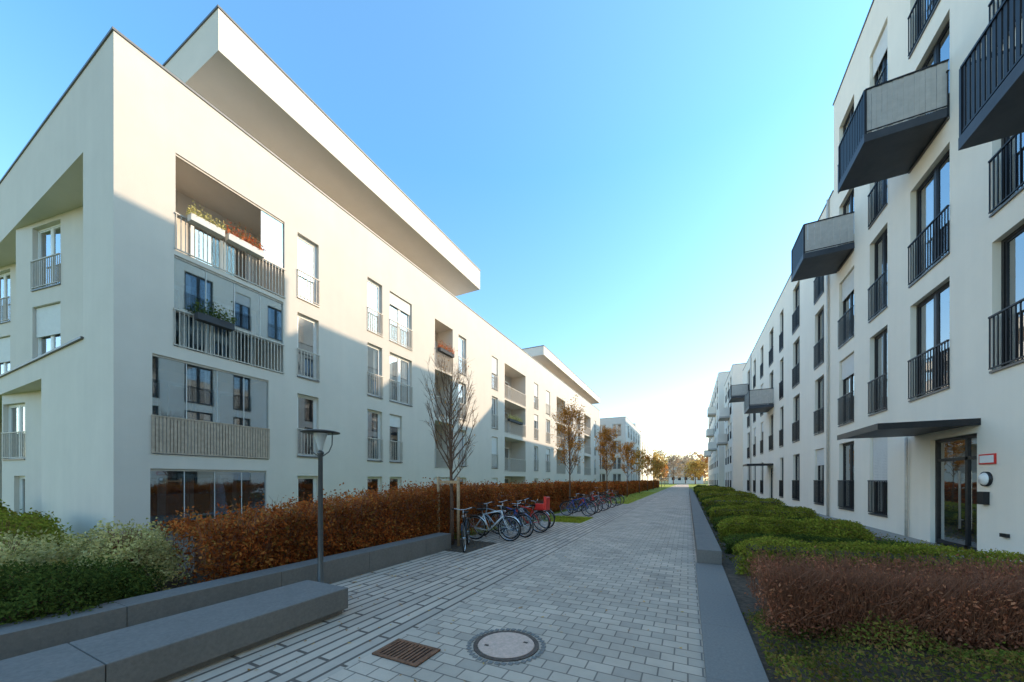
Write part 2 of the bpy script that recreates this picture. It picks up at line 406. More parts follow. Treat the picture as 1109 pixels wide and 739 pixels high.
# ------------------------------------------------------------------ LEFT BUILDING
XL = -12.5; YC = 3.54
A = thing('apartment_building', (XL, YC, 0), 'big pale grey apartment block on the left with glazed corner loggias and overhanging roof slabs', 'building', 'flat roofed apartment blocks along the street')
PL = lambda u, v, d: (XL-d, u, v)
wl = [(.15, 1.75), (2.45, 4.7), (5.3, 7.6), (8.12, 10.45)]
ll = [(.0, 1.9), (2.28, 4.9), (5.24, 7.72), (7.85, 10.5)]
holes = []; wins = []; logs = []
def W(y0, y1, lv, **k):
    for i in lv: holes.append((y0, y1, *wl[i], .2)); wins.append((y0, y1, *wl[i], k, i))
def LG(y0, y1, i, d=1.6, **k):
    holes.append((y0, y1, *ll[i], d)); logs.append((y0, y1, *ll[i], d, i, k))
LG(4.71, 7.64, 3, glass='part'); LG(4.68, 7.6, 2, glass='full'); LG(4.24, 7.12, 1, glass='full'); LG(4.2, 7.05, 0, glass='full')
W(8.1, 8.92, (0, 1, 2, 3)); W(11.21, 12.05, (0, 1, 2, 3)); W(12.5, 14.0, (2, 3)); W(12.5, 13.3, (0, 1))
for i in (1, 2, 3): LG(15.83, 17.5, i, d=1.2, glass='none')
W(15.83, 17.3, (0,)); W(18.1, 18.95, (0, 1, 2, 3)); W(22.2, 23.1, (0, 1, 2, 3))
for i in (0, 1, 2, 3): LG(24.2, 28.1, i, d=1.4, glass='none')
W(30.0, 31.0, (0, 1, 2, 3)); W(33.0, 34.2, (0, 1, 2, 3))
for i in (1, 2, 3): LG(36.2, 39.2, i, d=1.4, glass='none')
W(41, 42, (0, 1, 2, 3)); W(44, 45.5, (1, 2, 3))
for i in (1, 2, 3): LG(47.5, 51, i, d=1.4, glass='none')
W(53.2, 54.2, (0, 1, 2, 3))
wall = MB(); rm = MB()
facade(wall, PL, YC, 57, -.35, 12.5, holes)
PG = lambda u, v, d: (u, YC+d, v)
facade(wall, PG, -34, XL, -.35, 12.5, [(-33, -14.5, 5.42, 10.36, 3), (-33, -18.0, -.3, 4.75, 3)])
wall.quad((XL, 57, -.35), (-34, 57, -.35), (-34, 57, 12.5), (XL, 57, 12.5))
wall.quad((-34, YC, -.35), (-34, 57, -.35), (-34, 57, 12.5), (-34, YC, 12.5))
wall.quad((XL, YC, 12.3), (-34, YC, 12.3), (-34, 57, 12.3), (XL, 57, 12.3))
def tooth(B, length, v0, v1, hs):
    dx, dy = math.cos(math.atan(.17)), math.sin(math.atan(.17))
    P = lambda u, v, d: (B[0]+u*dx-d*dy, B[1]+u*dy+d*dx, v)
    facade(wall, P, 0, length, v0, v1, [(a, c, e, g, .2) for a, c, e, g in hs])
    wall.quad((B[0], B[1], v0), (B[0], B[1]+2.4, v0), (B[0], B[1]+2.4, v1), (B[0], B[1], v1))
    for a, c, e, g in hs:
        room(rm, P, a, c, e, g, .2)
        yield P((a+c)/2, e, 0), c-a, g-e
tw = []
for B in ((-21.1, 3.6), (-27.6, 3.6)):
    s0, s1 = ((1.0, 2.6) if B[0] > -25 else (1.3, 2.9))
    for k, (loc, w, h) in enumerate(tooth(B, 6.55, 5.42, 10.36, [(s0, s1, 8.05, 10.2), (s0, s1, 5.6, 7.5)])): tw.append((loc, w, h, .55 if k else 0))
for loc, w, h in tooth((-22.9, 3.6), 5.0, -.3, 4.75, [(.08, 1.5, 2.35, 4.4), (.8, 1.5, -.05, 1.75)]): tw.append((loc, w, h, 0))
for y0, y1, z0, z1, k, i in wins: room(rm, PL, y0, y1, z0, z1, .2)
for y0, y1, z0, z1, d, i, k in logs:
    wall.quad(PL(y0, z0, d), PL(y1, z0, d), PL(y1, z1, d), PL(y0, z1, d))
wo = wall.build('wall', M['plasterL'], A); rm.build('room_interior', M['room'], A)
for y0, y1, z0, z1, k, i in wins:
    add_window(A, wo, (XL, (y0+y1)/2, z0), R(90), y1-y0, z1-z0, 'L', rail=(i > 0), **k)
for loc, w, h, bl in tw: add_window(A, wo, loc, math.atan(.17), w, h, 'L', rail=(h > 2), blind=bl)
for y0, y1, z0, z1, d, i, k in logs:
    w = y1-y0; cx = (y0+y1)/2
    full = k['glass'] == 'full'
    ww = w*.92 if full else min(2.0, w*.6); c2 = cx if full else cx+w*.12; zt = (z0+2.3 if full else z0+2.1) if i else z1-.12
    parts_ = 2 if full else 1
    for q_ in range(parts_):
        wq = ww/parts_; cq = c2-ww/2+wq*(q_+.5)
        add_window(A, wo, (XL-d+.2, cq, z0+.05), R(90), wq-.01, zt-z0-.05, 'L', rail=False, blind=0)
    b = MB(); b.quad((XL-d+.01, c2-ww/2, z0+.05), (XL-d+.01, c2+ww/2, z0+.05), (XL-d+.01, c2+ww/2, zt), (XL-d+.01, c2-ww/2, zt)); b.build('door_backing', M['room'], A)
    b = MB(); x = XL+.02; top = z0+1.02
    solid = (i == 1 and y0 < 5)
    if i > 0:
        b.box(x-.02, x+.02, y0-.02, y1+.02, top-.04, top); b.box(x-.015, x+.015, y0-.02, y1+.02, z0+.02, z0+.05)
        n = int(w/(.10 if not solid else .075)); bwid = .010 if not solid else .03
        for j in range(n+1):
            u = y0+.01+(w-.02)*j/n; b.box(x-.008, x+.008, u-bwid, u+bwid, z0+.05, top-.04)
        b.build('loggia_railing', M['railW'] if solid else M['railL'], A)
    if k['glass'] in ('full', 'part'):
        xg = XL-.06; n = 4; zb = z0+1.0 if i else z0+.05
        for j in range(n):
            if k['glass'] == 'part' and j < 3: continue
            a0 = y0+w*j/n+.01; a1 = y0+w*(j+1)/n-.01
            b = MB(); b.box(xg-.006, xg+.006, a0, a1, zb, z1-.06); g = b.build('loggia_glass', M['lglass'], A)
            b = MB(); b.box(xg-.012, xg+.012, a0-.008, a0+.004, zb, z1-.06); b.build('glass_edge', M['whiteframe'], g)
        for za, zc in ((z1-.055, z1-.004), (zb-.05, zb-.005)):
            b = MB(); b.box(xg-.03, xg+.03, y0+.004, y1-.004, za, zc); b.build('glazing_track', M['railL'], A)
def coping(par, x0, x1, y0, y1, z):
    b = MB(); e = .03
    b.box(x0-e, x1+e, y0-e, y0+.3, z+.002, z+.06); b.box(x0-e, x1+e, y1-.3, y1+e, z+.002, z+.06)
    b.box(x1-.3, x1+e, y0+.3, y1-.3, z+.002, z+.06); b.box(x0-e, x0+.3, y0+.3, y1-.3, z+.002, z+.06)
    return b.build('coping', M['coping'], par)
coping(A, -34, XL, YC, 57, 12.5)
def penthouse(par, x0, x1, y0, y1, z0, z1, ix, iy0, iy1, m):
    b = MB(); b.box(x0, x1, y0, y1, z0, z1); o = b.build('roof_slab', m, par)
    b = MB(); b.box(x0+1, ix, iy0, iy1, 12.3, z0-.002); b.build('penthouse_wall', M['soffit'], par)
    coping(o, x0, x1, y0, y1, z1)
penthouse(A, -26, XL, 5.7, 20.6, 14.35, 15.6, -15.2, 8.6, 19.6, M['plasterS'])
penthouse(A, -24, -12.53, 32.5, 57.2, 13.75, 14.6, -14.6, 33.5, 56, M['plasterS'])
for yy in (10, 13.2, 16.4): add_window(A, None, (-15.0, yy, 12.4), R(90), 1.8, 1.9, 'L', rail=False, simple=True)
for yy in (36, 40, 44, 48, 52): add_window(A, None, (-14.4, yy, 12.4), R(90), 1.8, 1.3, 'L', rail=False, simple=True)
b = MB(); b.box(-34, -14.45, YC-.06, YC+.3, 5.36, 5.415); b.build('ledge', M['coping'], A)

def flowerbox(x, y0, y1, z, boxm, lm, label, h=.22, out=.12):
    t = thing('flower_box', (x, (y0+y1)/2, z), label, 'flower box')
    b = MB(); b.box(x-.02, x+out+.08, y0, y1, z, z+.19); b.build('box', boxm, t)
    n = int((y1-y0)*700)
    P = np.column_stack([rng.normal(x+.09, .09, n), rng.uniform(y0-.03, y1+.03, n), z+.17+np.abs(rng.normal(0, h*.55, n))])
    leaves('plants', P, .032, lm, t)
flowerbox(XL+.06, 4.95, 5.75, 8.76, M['terracotta'], L['pale'], 'left white flower box on the top corner loggia railing')
flowerbox(XL+.06, 5.85, 6.85, 8.76, M['terracotta'], L['flower'], 'right flower box with orange flowers on the top corner loggia railing', h=.36)
flowerbox(XL+.06, 5.1, 6.0, 6.1, M['darkbox'], L['darkgreen'], 'dark planter with green plants on the second glazed loggia', h=.35)
flowerbox(XL+.06, 16.0, 17.3, 8.75, M['darkbox'], L['flower'], 'flower box with red orange flowers on the narrow upper loggia', h=.34)
flowerbox(XL+.06, 24.6, 27.0, 6.15, M['darkbox'], L['pale'], 'long flower box on the wide loggia further down the left block', h=.3)
t = thing('closed_parasol', (XL-.45, 5.95, 0), 'closed pale parasol standing in the ground floor loggia', 'parasol')
b = MB(); b.tube([(XL-.45, 5.95, 0), (XL-.45, 5.95, 1.82)], .02, 8); b.build('pole', M['chrome'], t)
b = MB(); b.lathe([(.20, .55), (.15, 1.0), (.07, 1.6), (.01, 1.78)], (XL-.45, 5.95, 0), 12); b.build('canopy', M['cloth'], t, True)
b = MB(); b.lathe([(.0, .06), (.22, .06), (.22, 0)], (XL-.45, 5.95, 0), 14); b.build('base', M['darkbox'], t)

# ------------------------------------------------------------------ RIGHT BUILDING
XR = 5.48
B_ = thing('apartment_building', (XR, 11, 0), 'cream apartment block on the right with dark railings and hanging steel balconies', 'building', 'flat roofed apartment blocks along the street')
PR = lambda u, v, d: (XR+d, u, v)
zr = [(.47, 3.05), (3.76, 6.36), (6.9, 9.5), (10.05, 12.6), (13.2, 15.8)]
holes = []; wins = []
def WR(y0, y1, lv, **k):
    for i in lv: holes.append((y0, y1, *zr[i], .2)); wins.append((y0, y1, *zr[i], k, i))
WR(5.6, 7.0, (1, 2, 3, 4)); WR(9.0, 10.7, (1, 2, 3, 4)); WR(12.0, 13.65, (1, 2, 3, 4)); WR(14.9, 16.1, (0,), blind=.6); WR(14.9, 16.1, (1, 2, 3, 4)); WR(17.35, 18.8, (0, 1, 2, 3, 4))
WR(20.6, 21.9, (0, 1, 2, 3)); WR(24.5, 25.9, (0, 1, 2, 3)); WR(28.2, 29.2, (0, 1, 2, 3)); WR(31.2, 32.6, (1, 2, 3)); WR(35, 36.2, (0, 1, 2, 3)); WR(38.6, 39.8, (0, 1, 2, 3)); WR(42, 43.6, (0, 1, 2, 3))
door_hole = (11.12, 12.75, .02, 2.6, .16); door2 = (31.3, 32.6, .02, 2.5, .16)
wall = MB(); rm = MB()
facade(wall, PR, -12, 19.4, -.35, 17.3, [h for h in holes if h[1] < 19.4]+[door_hole])
facade(wall, PR, 19.4, 47, -.35, 13.7, [h for h in holes if h[0] > 19.4]+[door2])
wall.quad((XR, 19.4, 13.7), (22, 19.4, 13.7), (22, 19.4, 17.3), (XR, 19.4, 17.3))
wall.quad((XR, -12, -.35), (22, -12, -.35), (22, -12, 17.3), (XR, -12, 17.3))
wall.quad((XR, 47, -.35), (22, 47, -.35), (22, 47, 13.7), (XR, 47, 13.7))
wall.quad((22, -12, -.35), (22, 47, -.35), (22, 47, 13.7), (22, -12, 13.7)); wall.quad((22, -12, 13.7), (22, 19.4, 13.7), (22, 19.4, 17.3), (22, -12, 17.3))
wall.quad((XR, -12, 17.1), (22, -12, 17.1), (22, 19.4, 17.1), (XR, 19.4, 17.1)); wall.quad((XR, 19.4, 13.5), (22, 19.4, 13.5), (22, 47, 13.5), (XR, 47, 13.5))
for y0, y1, z0, z1, k, i in wins: room(rm, PR, y0, y1, z0, z1, .2)
for h in (door_hole, door2): room(rm, PR, *h[:4], .16, 2.0)
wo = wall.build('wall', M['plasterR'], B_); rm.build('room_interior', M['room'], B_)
for yy0, yy1 in ((22.3, 25.0), (27.6, 31.6), (36.5, 41.0)):  # unseen boxes added on the roof to step the shadow on the left facade
    b = MB(); b.box(8.2, 15, yy0, yy1, 13.4, 17.6); b.build('rooftop_shadow_box', M['plasterR'], B_)
for y0, y1, z0, z1, k, i in wins:
    add_window(B_, wo, (XR, (y0+y1)/2, z0), R(-90), y1-y0, z1-z0, 'R', rail=1.12, **k)
coping(B_, XR, 22, -12, 19.4, 17.3); 
b = MB(); b.box(XR-.03, XR+.3, 19.43, 47.03, 13.702, 13.76); b.box(XR+.3, 22, 46.7, 47.03, 13.702, 13.76); b.build('coping', M['coping'], B_)
def balcony(y0, y1, zf, x0=3.98):
    b = MB(); b.box(x0, XR-.003, y0, y1, zf-.20, zf); o = b.build('balcony', M['slab'], B_)
    b = MB(); t = zf+1.12
    for (p, q) in (((x0+.03, y0+.03), (XR-.01, y0+.03)), ((x0+.03, y1-.03), (XR-.01, y1-.03)), ((x0+.03, y0+.03), (x0+.03, y1-.03))):
        b.bar((*p, t), (*q, t), .05, .04); b.bar((*p, zf+.06), (*q, zf+.06), .03, .03)
    for p in ((x0+.03, y0+.03), (x0+.03, y1-.03)): b.bar((*p, zf), (*p, t), .05)
    b.build('handrail', M['railR'], o)
    n = 15
    for yy in (y0+.03, y1-.03):
        b = MB()
        for k in range(n):
            u = x0+.1+(XR-x0-.16)*k/(n-1)
            b.box(u-.046, u+.046, yy-.006-.006*(k % 2), yy+.006-.006*(k % 2), zf+.03, t-.01)
        b.box(x0+.06, XR-.02, yy+.008, yy+.02, zf+.05, zf+.1)
        b.build('end_slats', M['railB'], o)
    b = MB(); n = int((y1-y0)/.11)
    for k in range(n+1):
        u = y0+.08+(y1-y0-.16)*k/n; b.box(x0+.022, x0+.038, u-.034, u+.034, zf+.05, t-.01)
    b.build('front_bars', M['railR'], o)
balcony(6.75, 8.5, 7.2); balcony(12.0, 13.75, 10.3); balcony(17.3, 19.1, 10.3); balcony(31, 33.4, 7.0); balcony(43, 45.5, 10.2)
def entrance(y0, y1, zt):
    b = MB(); f = .08; x0, x1 = XR+.09, XR+.16
    b.box(x0, x1, y0+.004, y0+f, .03, zt-.004); b.box(x0, x1, y1-f, y1-.004, .03, zt-.004); b.box(x0, x1, y0+f, y1-f, zt-f, zt-.004)
    ym = y0+.32*(y1-y0); b.box(x0+.005, x1-.005, ym-.04, ym+.04, .03, zt-f); b.box(x0+.005, x1-.005, y0+f, y1-f, 2.05, 2.12); b.box(x0+.005, x1-.005, y0+f, y1-f, .03, .14)
    d = b.build('door', M['darkframe'], B_)
    b = MB(); b.quad((XR+.125, y0+f, .1), (XR+.125, y1-f, .1), (XR+.125, y1-f, zt-f), (XR+.125, y0+f, zt-f)); b.build('pane', M['glass'], d)
    b = MB(); b.bar((XR+.04, ym+.1, .5), (XR+.04, ym+.1, 1.8), .03); b.bar((XR+.04, ym+.1, .7), (XR+.1, ym+.1, .7), .02); b.bar((XR+.04, ym+.1, 1.6), (XR+.1, ym+.1, 1.6), .02); b.build('handle', M['chrome'], d)
    b = MB(); b.box(3.9, XR-.003, y0-.1, y1+.7, zt+.18, zt+.26); c = b.build('canopy', M['slab'], B_)
    b = MB(); b.box(3.88, 3.9, y0-.12, y1+.72, zt+.15, zt+.29); b.box(3.9, XR-.003, y0-.12, y0-.1, zt+.15, zt+.29); b.build('canopy_edge', M['darkframe'], c)
entrance(11.12, 12.75, 2.6); entrance(31.3, 32.6, 2.5)
b = MB(); b.box(XR-.025, XR-.003, 10.58, 11.02, 1.92, 2.13); s = b.build('sign', M['red'], B_)
b = MB(); b.box(XR-.03, XR-.0255, 10.61, 10.99, 1.95, 2.10); b.build('sign_face', M['whiteplastic'], s)
b = MB(); b.lathe([(.001, .0), (.10, .015), (.135, .06), (.135, .10)], (0, 0, 0), 20)
me_l = b.mesh('wall_lamp', M['whiteplastic'], True); o = raw('wall_lamp', me_l, B_, Vector((XR-.103, 10.82, 1.62))-B_.location); o.rotation_euler = (0, R(90), 0)
b = MB(); b.lathe([(.136, .05), (.15, .05), (.15, .101)], (0, 0, 0), 20); raw('lamp_ring', b.mesh('lamp_ring', M['darkframe'], True), o)
b = MB(); b.box(XR-.09, XR-.003, 10.76, 10.94, 1.10, 1.36); b.build('intercom', M['darkframe'], B_)
b = MB(); b.box(XR-.05, XR-.003, 10.25, 10.42, .5, .57); b.build('tap_box', M['darkframe'], B_)
b = MB(); b.tube([(XR-.06, 13.7, 0), (XR-.06, 13.7, 2.78)], .035, 8); b.build('downpipe', M['pipe'], B_, True)
for yy in (19.9, 41):
    b = MB(); b.tube([(XR-.06, yy, 0), (XR-.06, yy, 13.7)], .045, 8); b.build('downpipe', M['pipe'], B_, True)

# ------------------------------------------------------------------ far buildings
def far_block(xs, side, y0, y1, h, cols, lv, label, style, penth=None, bal=(), wallm='plasterF', ends=()):
    t = thing('apartment_building', (xs, y0, 0), label, 'building', 'flat roofed apartment blocks along the street')
    P = (lambda u, v, d: (xs-d, u, v)) if side < 0 else (lambda u, v, d: (xs+d, u, v))
    w = MB(); r_ = MB(); hs = []; es = []
    for c in cols:
        for z in lv: hs.append((c, c+1.5, z, z+2.1, .2))
    facade(w, P, y0, y1, -.35, h, hs)
    xb = xs+side*14
    P2 = lambda u, v, d: (u, y0+d, v)
    for c in ends:
        for z in lv: es.append((c, c+1.5, z, z+2.1, .2))
    facade(w, P2, min(xs, xb), max(xs, xb), -.35, h, es)
    w.quad((xs, y1, -.35), (xb, y1, -.35), (xb, y1, h), (xs, y1, h))
    w.quad((xb, y0, -.35), (xb, y1, -.35), (xb, y1, h), (xb, y0, h)); w.quad((xs, y0, h-.2), (xb, y0, h-.2), (xb, y1, h-.2), (xs, y1, h-.2))
    for a in hs: room(r_, P, *a[:4], .2)
    for a in es: room(r_, P2, *a[:4], .2)
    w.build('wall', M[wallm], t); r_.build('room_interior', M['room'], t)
    for a in hs: add_window(t, None, (xs, (a[0]+a[1])/2, a[2]), R(90) if side < 0 else R(-90), 1.5, 2.1, style, rail=True, simple=True)
    for a in es: add_window(t, None, ((a[0]+a[1])/2, y0, a[2]), 0, 1.5, 2.1, style, rail=True, simple=True)
    coping(t, min(xs, xb), max(xs, xb), y0, y1, h)
    if penth:
        b = MB(); b.box(min(xs+side*1.5, xb), max(xs+side*1.5, xb), y0+penth, y1-1, h+1.2, h+2.4); b.build('roof_slab', M['plasterF'], t)
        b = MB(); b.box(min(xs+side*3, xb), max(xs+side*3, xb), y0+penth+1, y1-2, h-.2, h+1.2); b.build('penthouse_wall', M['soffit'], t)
    for (yy, z) in bal:
        b = MB(); x0 = xs-1.2*side; b.box(min(x0, xs-.004*side), max(x0, xs-.004*side), yy, yy+3, z-.2, z); o = b.build('balcony', M['railB'], t)
        b = MB(); b.box(min(x0, x0+.05*side), max(x0, x0+.05*side), yy, yy+3, z+.02, z+1.1); b.box(min(x0+.06*side, xs-.01*side), max(x0+.06*side, xs-.01*side), yy, yy+.05, z+.02, z+1.1); b.build('balustrade', M['plasterF'], o)
    return t
far_block(-9.4, -1, 62.5, 84, 12.2, (65, 68.5, 72, 75.5, 79), (.6, 3.4, 6.2, 9.0), 'second pale block on the left, past the gap beyond the long left block', 'L', ends=(-11.6, -14.2))
far_block(-10.2, -1, 91, 125, 13.4, (94, 98, 102, 106, 110, 114, 118), (.6, 3.4, 6.2, 9.0), 'farthest pale block on the left side of the street', 'L', penth=3)
far_block(4.9, 1, 51, 62, 15.6, (52.5, 55.5, 58.5), (.6, 3.7, 6.8, 9.9, 12.6), 'far white block on the right, first beyond the cream block', 'R', bal=((54, 9.9), (57, 6.8)))
far_block(4.3, 1, 64, 96, 18.2, (66, 70, 74, 78, 82, 86, 90), (.6, 3.7, 6.8, 9.9, 13, 15.6), 'tallest far white block with balconies at the right end of the street', 'R', bal=((68, 6.8), (75, 9.9), (70, 13), (86, 6.8)))
t = thing('distant_house', (-1, 205, 0), 'pale low house between the autumn trees at the very end of the street', 'house')
b = MB(); b.box(-9, 7, 205, 215, -.3, 9); b.build('wall', M['plasterF'], t)
b = MB(); b.add([(-9.5, 204.5, 9.01), (7.5, 204.5, 9.01), (7.5, 215.5, 9.01), (-9.5, 215.5, 9.01), (-9.5, 210, 12), (7.5, 210, 12)], [(0, 1, 5, 4), (2, 3, 4, 5), (0, 4, 3), (1, 2, 5)]); b.build('roof', M['rooftile'], t)
for k in range(5):
    for z in (1.5, 5): b = MB(); b.box(-7.6+k*3, -6.2+k*3, 204.94, 204.99, z, z+1.8); b.build('window', M['darkframe'], t)

# ------------------------------------------------------------------ street lamp
lx, ly = -4.7, 3.38
t = thing('street_lamp', (lx, ly, 0), 'slim dark street lamp with flat disc head between bench and planter wall', 'street lamp')
b = MB(); b.lathe([(.0, 0), (.07, 0), (.07, .03), (.042, .05), (.036, .6), (.030, 1.95), (.045, 1.97), (.045, 2.0), (.02, 2.02), (.0, 2.02)], (lx, ly, 0), 16); b.build('pole', M['lampm'], t, True)
b = MB()
for sgn in (-1, 1):
    dx, dy = sgn*CA, sgn*SA
    b.tube([(lx+dx*.02, ly+dy*.02, 1.93), (lx+dx*.12, ly+dy*.12, 2.0), (lx+dx*.165, ly+dy*.165, 2.1), (lx+dx*.17, ly+dy*.17, 2.27)], .009, 6)
b.build('arm', M['lampm'], t)
b = MB(); b.lathe([(.0, 2.275), (.25, 2.27), (.255, 2.282), (.20, 2.298), (.05, 2.312), (0, 2.312)], (lx, ly, 0), 32); b.build('disc_shade', M['lampm'], t, True)
b = MB(); b.lathe([(.03, 2.03), (.05, 2.12), (.09, 2.265)], (lx, ly, 0), 20); b.build('lens', M['lampglass'], t, True)

# ------------------------------------------------------------------ trees
def tree(x, y, Ht, Wd, lm, nleaf, ls, label, nb=26, group=None, trunk_r=.05, z0=1.75, sub=5, up=1.1, name='street_tree', fullness=1.0, tw=4, thick=1.0):
    t = thing(name, (x, y, 0), label, 'tree', group)
    tr = MB(); pts = []; n = 9
    for i in range(n): 
        k = i/(n-1); pts.append((x+.05*math.sin(k*5+x)*k, y+.05*math.cos(k*4+y)*k, -.02+Ht*.93*k))
    tr.tube(pts, [trunk_r*(1.25 if i == 0 else 1-.88*i/(n-1)) for i in range(n)], 8); tr.build('trunk', M['bark'], t, True)
    br = MB(); tips = []
    for i in range(nb):
        k = (i+.5)/nb; zz = z0+(Ht*.88-z0)*k
        a = i*2.4+random.uniform(-.4, .4)
        prof = math.sin(math.pi*min(1, (.12+.86*k)))**.7*(1-.35*k)
        ln = Wd*.5*prof*random.uniform(.8, 1.15)
        rise = ln*up*random.uniform(.9, 1.6)+.12
        p0 = Vector((x, y, zz)); p2 = p0+Vector((math.cos(a)*ln, math.sin(a)*ln, rise)); p1 = p0.lerp(p2, .5)+Vector((math.cos(a)*ln*.12, math.sin(a)*ln*.12, -rise*.08))
        r0 = trunk_r*.32*(1-.6*k)*thick
        br.tube([p0, p1, p2], [r0, r0*.6, r0*.25], 5)
        for j in range(sub):
            s = random.uniform(.25, 1); q = (p0.lerp(p1, s*2) if s < .5 else p1.lerp(p2, s*2-1))
            d = Vector((random.gauss(math.cos(a)*.5, .5), random.gauss(math.sin(a)*.5, .5), random.uniform(.5, 1.4)*up)).normalized()
            l2 = Wd*random.uniform(.12, .32); e = q+d*l2
            br.tube([q, q.lerp(e, .5)+Vector((random.gauss(0, .01), random.gauss(0, .01), 0)), e], [r0*.35, r0*.25, r0*.12], 4, cap=False); tips.append((q, e))
            for m_ in range(tw if nb > 20 else 0):
                q2 = q.lerp(e, random.uniform(.3, .9)); d2 = (d+Vector((random.gauss(0, .5), random.gauss(0, .5), random.gauss(.1, .3)))).normalized()
                e2 = q2+d2*l2*.5; br.tube([q2, e2], [r0*.2, r0*.08], 3, cap=False); tips.append((q2, e2))
    br.build('branches', M['bark'], t)
    P = []
    for i in range(nleaf):
        q, e = random.choice(tips); p = q.lerp(e, random.uniform(.1, 1.15)); s = .05*fullness*Wd
        P.append((p.x+random.gauss(0, s), p.y+random.gauss(0, s), p.z+random.gauss(0, s)))
    if P: leaves('crown', P, ls, lm, t)
    return t
TG = 'young trees in a row along the left edge of the street'
tree(-5.25, 7.3, 4.5, 1.5, L['orange'], 240, .022, 'almost bare young tree held by wooden stakes, nearest of the row', nb=38, group=TG, trunk_r=.055, z0=1.5, sub=6, up=1.5, tw=4, thick=1.2)
tree(-5.2, 17.0, 5.2, 1.65, L['orange'], 5500, .036, 'golden brown street tree second in the row, behind the parked bicycles', nb=36, group=TG, up=1.6)
tree(-5.2, 26.0, 5.3, 1.65, L['orange'], 3600, .052, 'orange street tree third in the row from the camera', nb=28, group=TG, up=1.6)
tree(-5.2, 35.5, 5.0, 1.7, L['orange'], 1700, .072, 'thin orange street tree fourth in the row from the camera', nb=24, group=TG, up=1.6)
for i, (yy, hh) in enumerate(((45, 5), (54.5, 5.2), (64, 5), (74, 5.3), (85, 5.5), (97, 5.5))):
    tree(-5.2, yy, hh, 1.9, L['orange' if i % 2 else 'yellow'], 900, .11, '%s small autumn tree of the distant end of the row' % ('first', 'second', 'third', 'fourth', 'fifth', 'sixth')[i], nb=18, group=TG, sub=4, up=1.4)
FG = 'autumn trees closing the far end of the street'
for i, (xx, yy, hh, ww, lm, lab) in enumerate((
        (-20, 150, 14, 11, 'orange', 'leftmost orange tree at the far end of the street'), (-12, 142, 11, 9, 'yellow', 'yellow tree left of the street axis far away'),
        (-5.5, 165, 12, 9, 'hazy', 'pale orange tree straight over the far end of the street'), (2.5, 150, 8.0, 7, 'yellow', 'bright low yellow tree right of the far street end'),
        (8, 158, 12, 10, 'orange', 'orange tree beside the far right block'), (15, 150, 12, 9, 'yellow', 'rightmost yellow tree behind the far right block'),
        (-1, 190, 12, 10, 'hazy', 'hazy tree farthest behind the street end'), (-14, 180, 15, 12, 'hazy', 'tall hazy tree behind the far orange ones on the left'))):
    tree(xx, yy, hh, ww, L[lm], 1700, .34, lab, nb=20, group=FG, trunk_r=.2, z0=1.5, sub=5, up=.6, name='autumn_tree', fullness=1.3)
P = []
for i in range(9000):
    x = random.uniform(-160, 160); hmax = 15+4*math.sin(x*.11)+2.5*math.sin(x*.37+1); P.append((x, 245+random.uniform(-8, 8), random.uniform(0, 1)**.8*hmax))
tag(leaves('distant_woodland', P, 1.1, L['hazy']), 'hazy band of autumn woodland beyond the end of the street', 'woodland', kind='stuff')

t = thing('tree_stake_frame', (-5.25, 7.3, 0), 'three wooden stakes with cross bars around the bare young tree', 'tree stakes')
sp = [(-5.5, 7.1), (-4.98, 7.2), (-5.3, 7.65)]
for x, y in sp:
    b = MB(); b.tube([(x, y, 0), (x, y, 1.68)], .036, 8); b.build('stake', M['wood'], t, True)
for i in range(3):
    p, q = sp[i], sp[(i+1) % 3]; b = MB(); b.bar((*p, 1.55), (*q, 1.55), .03, .07); b.build('cross_bar', M['wood'], t)

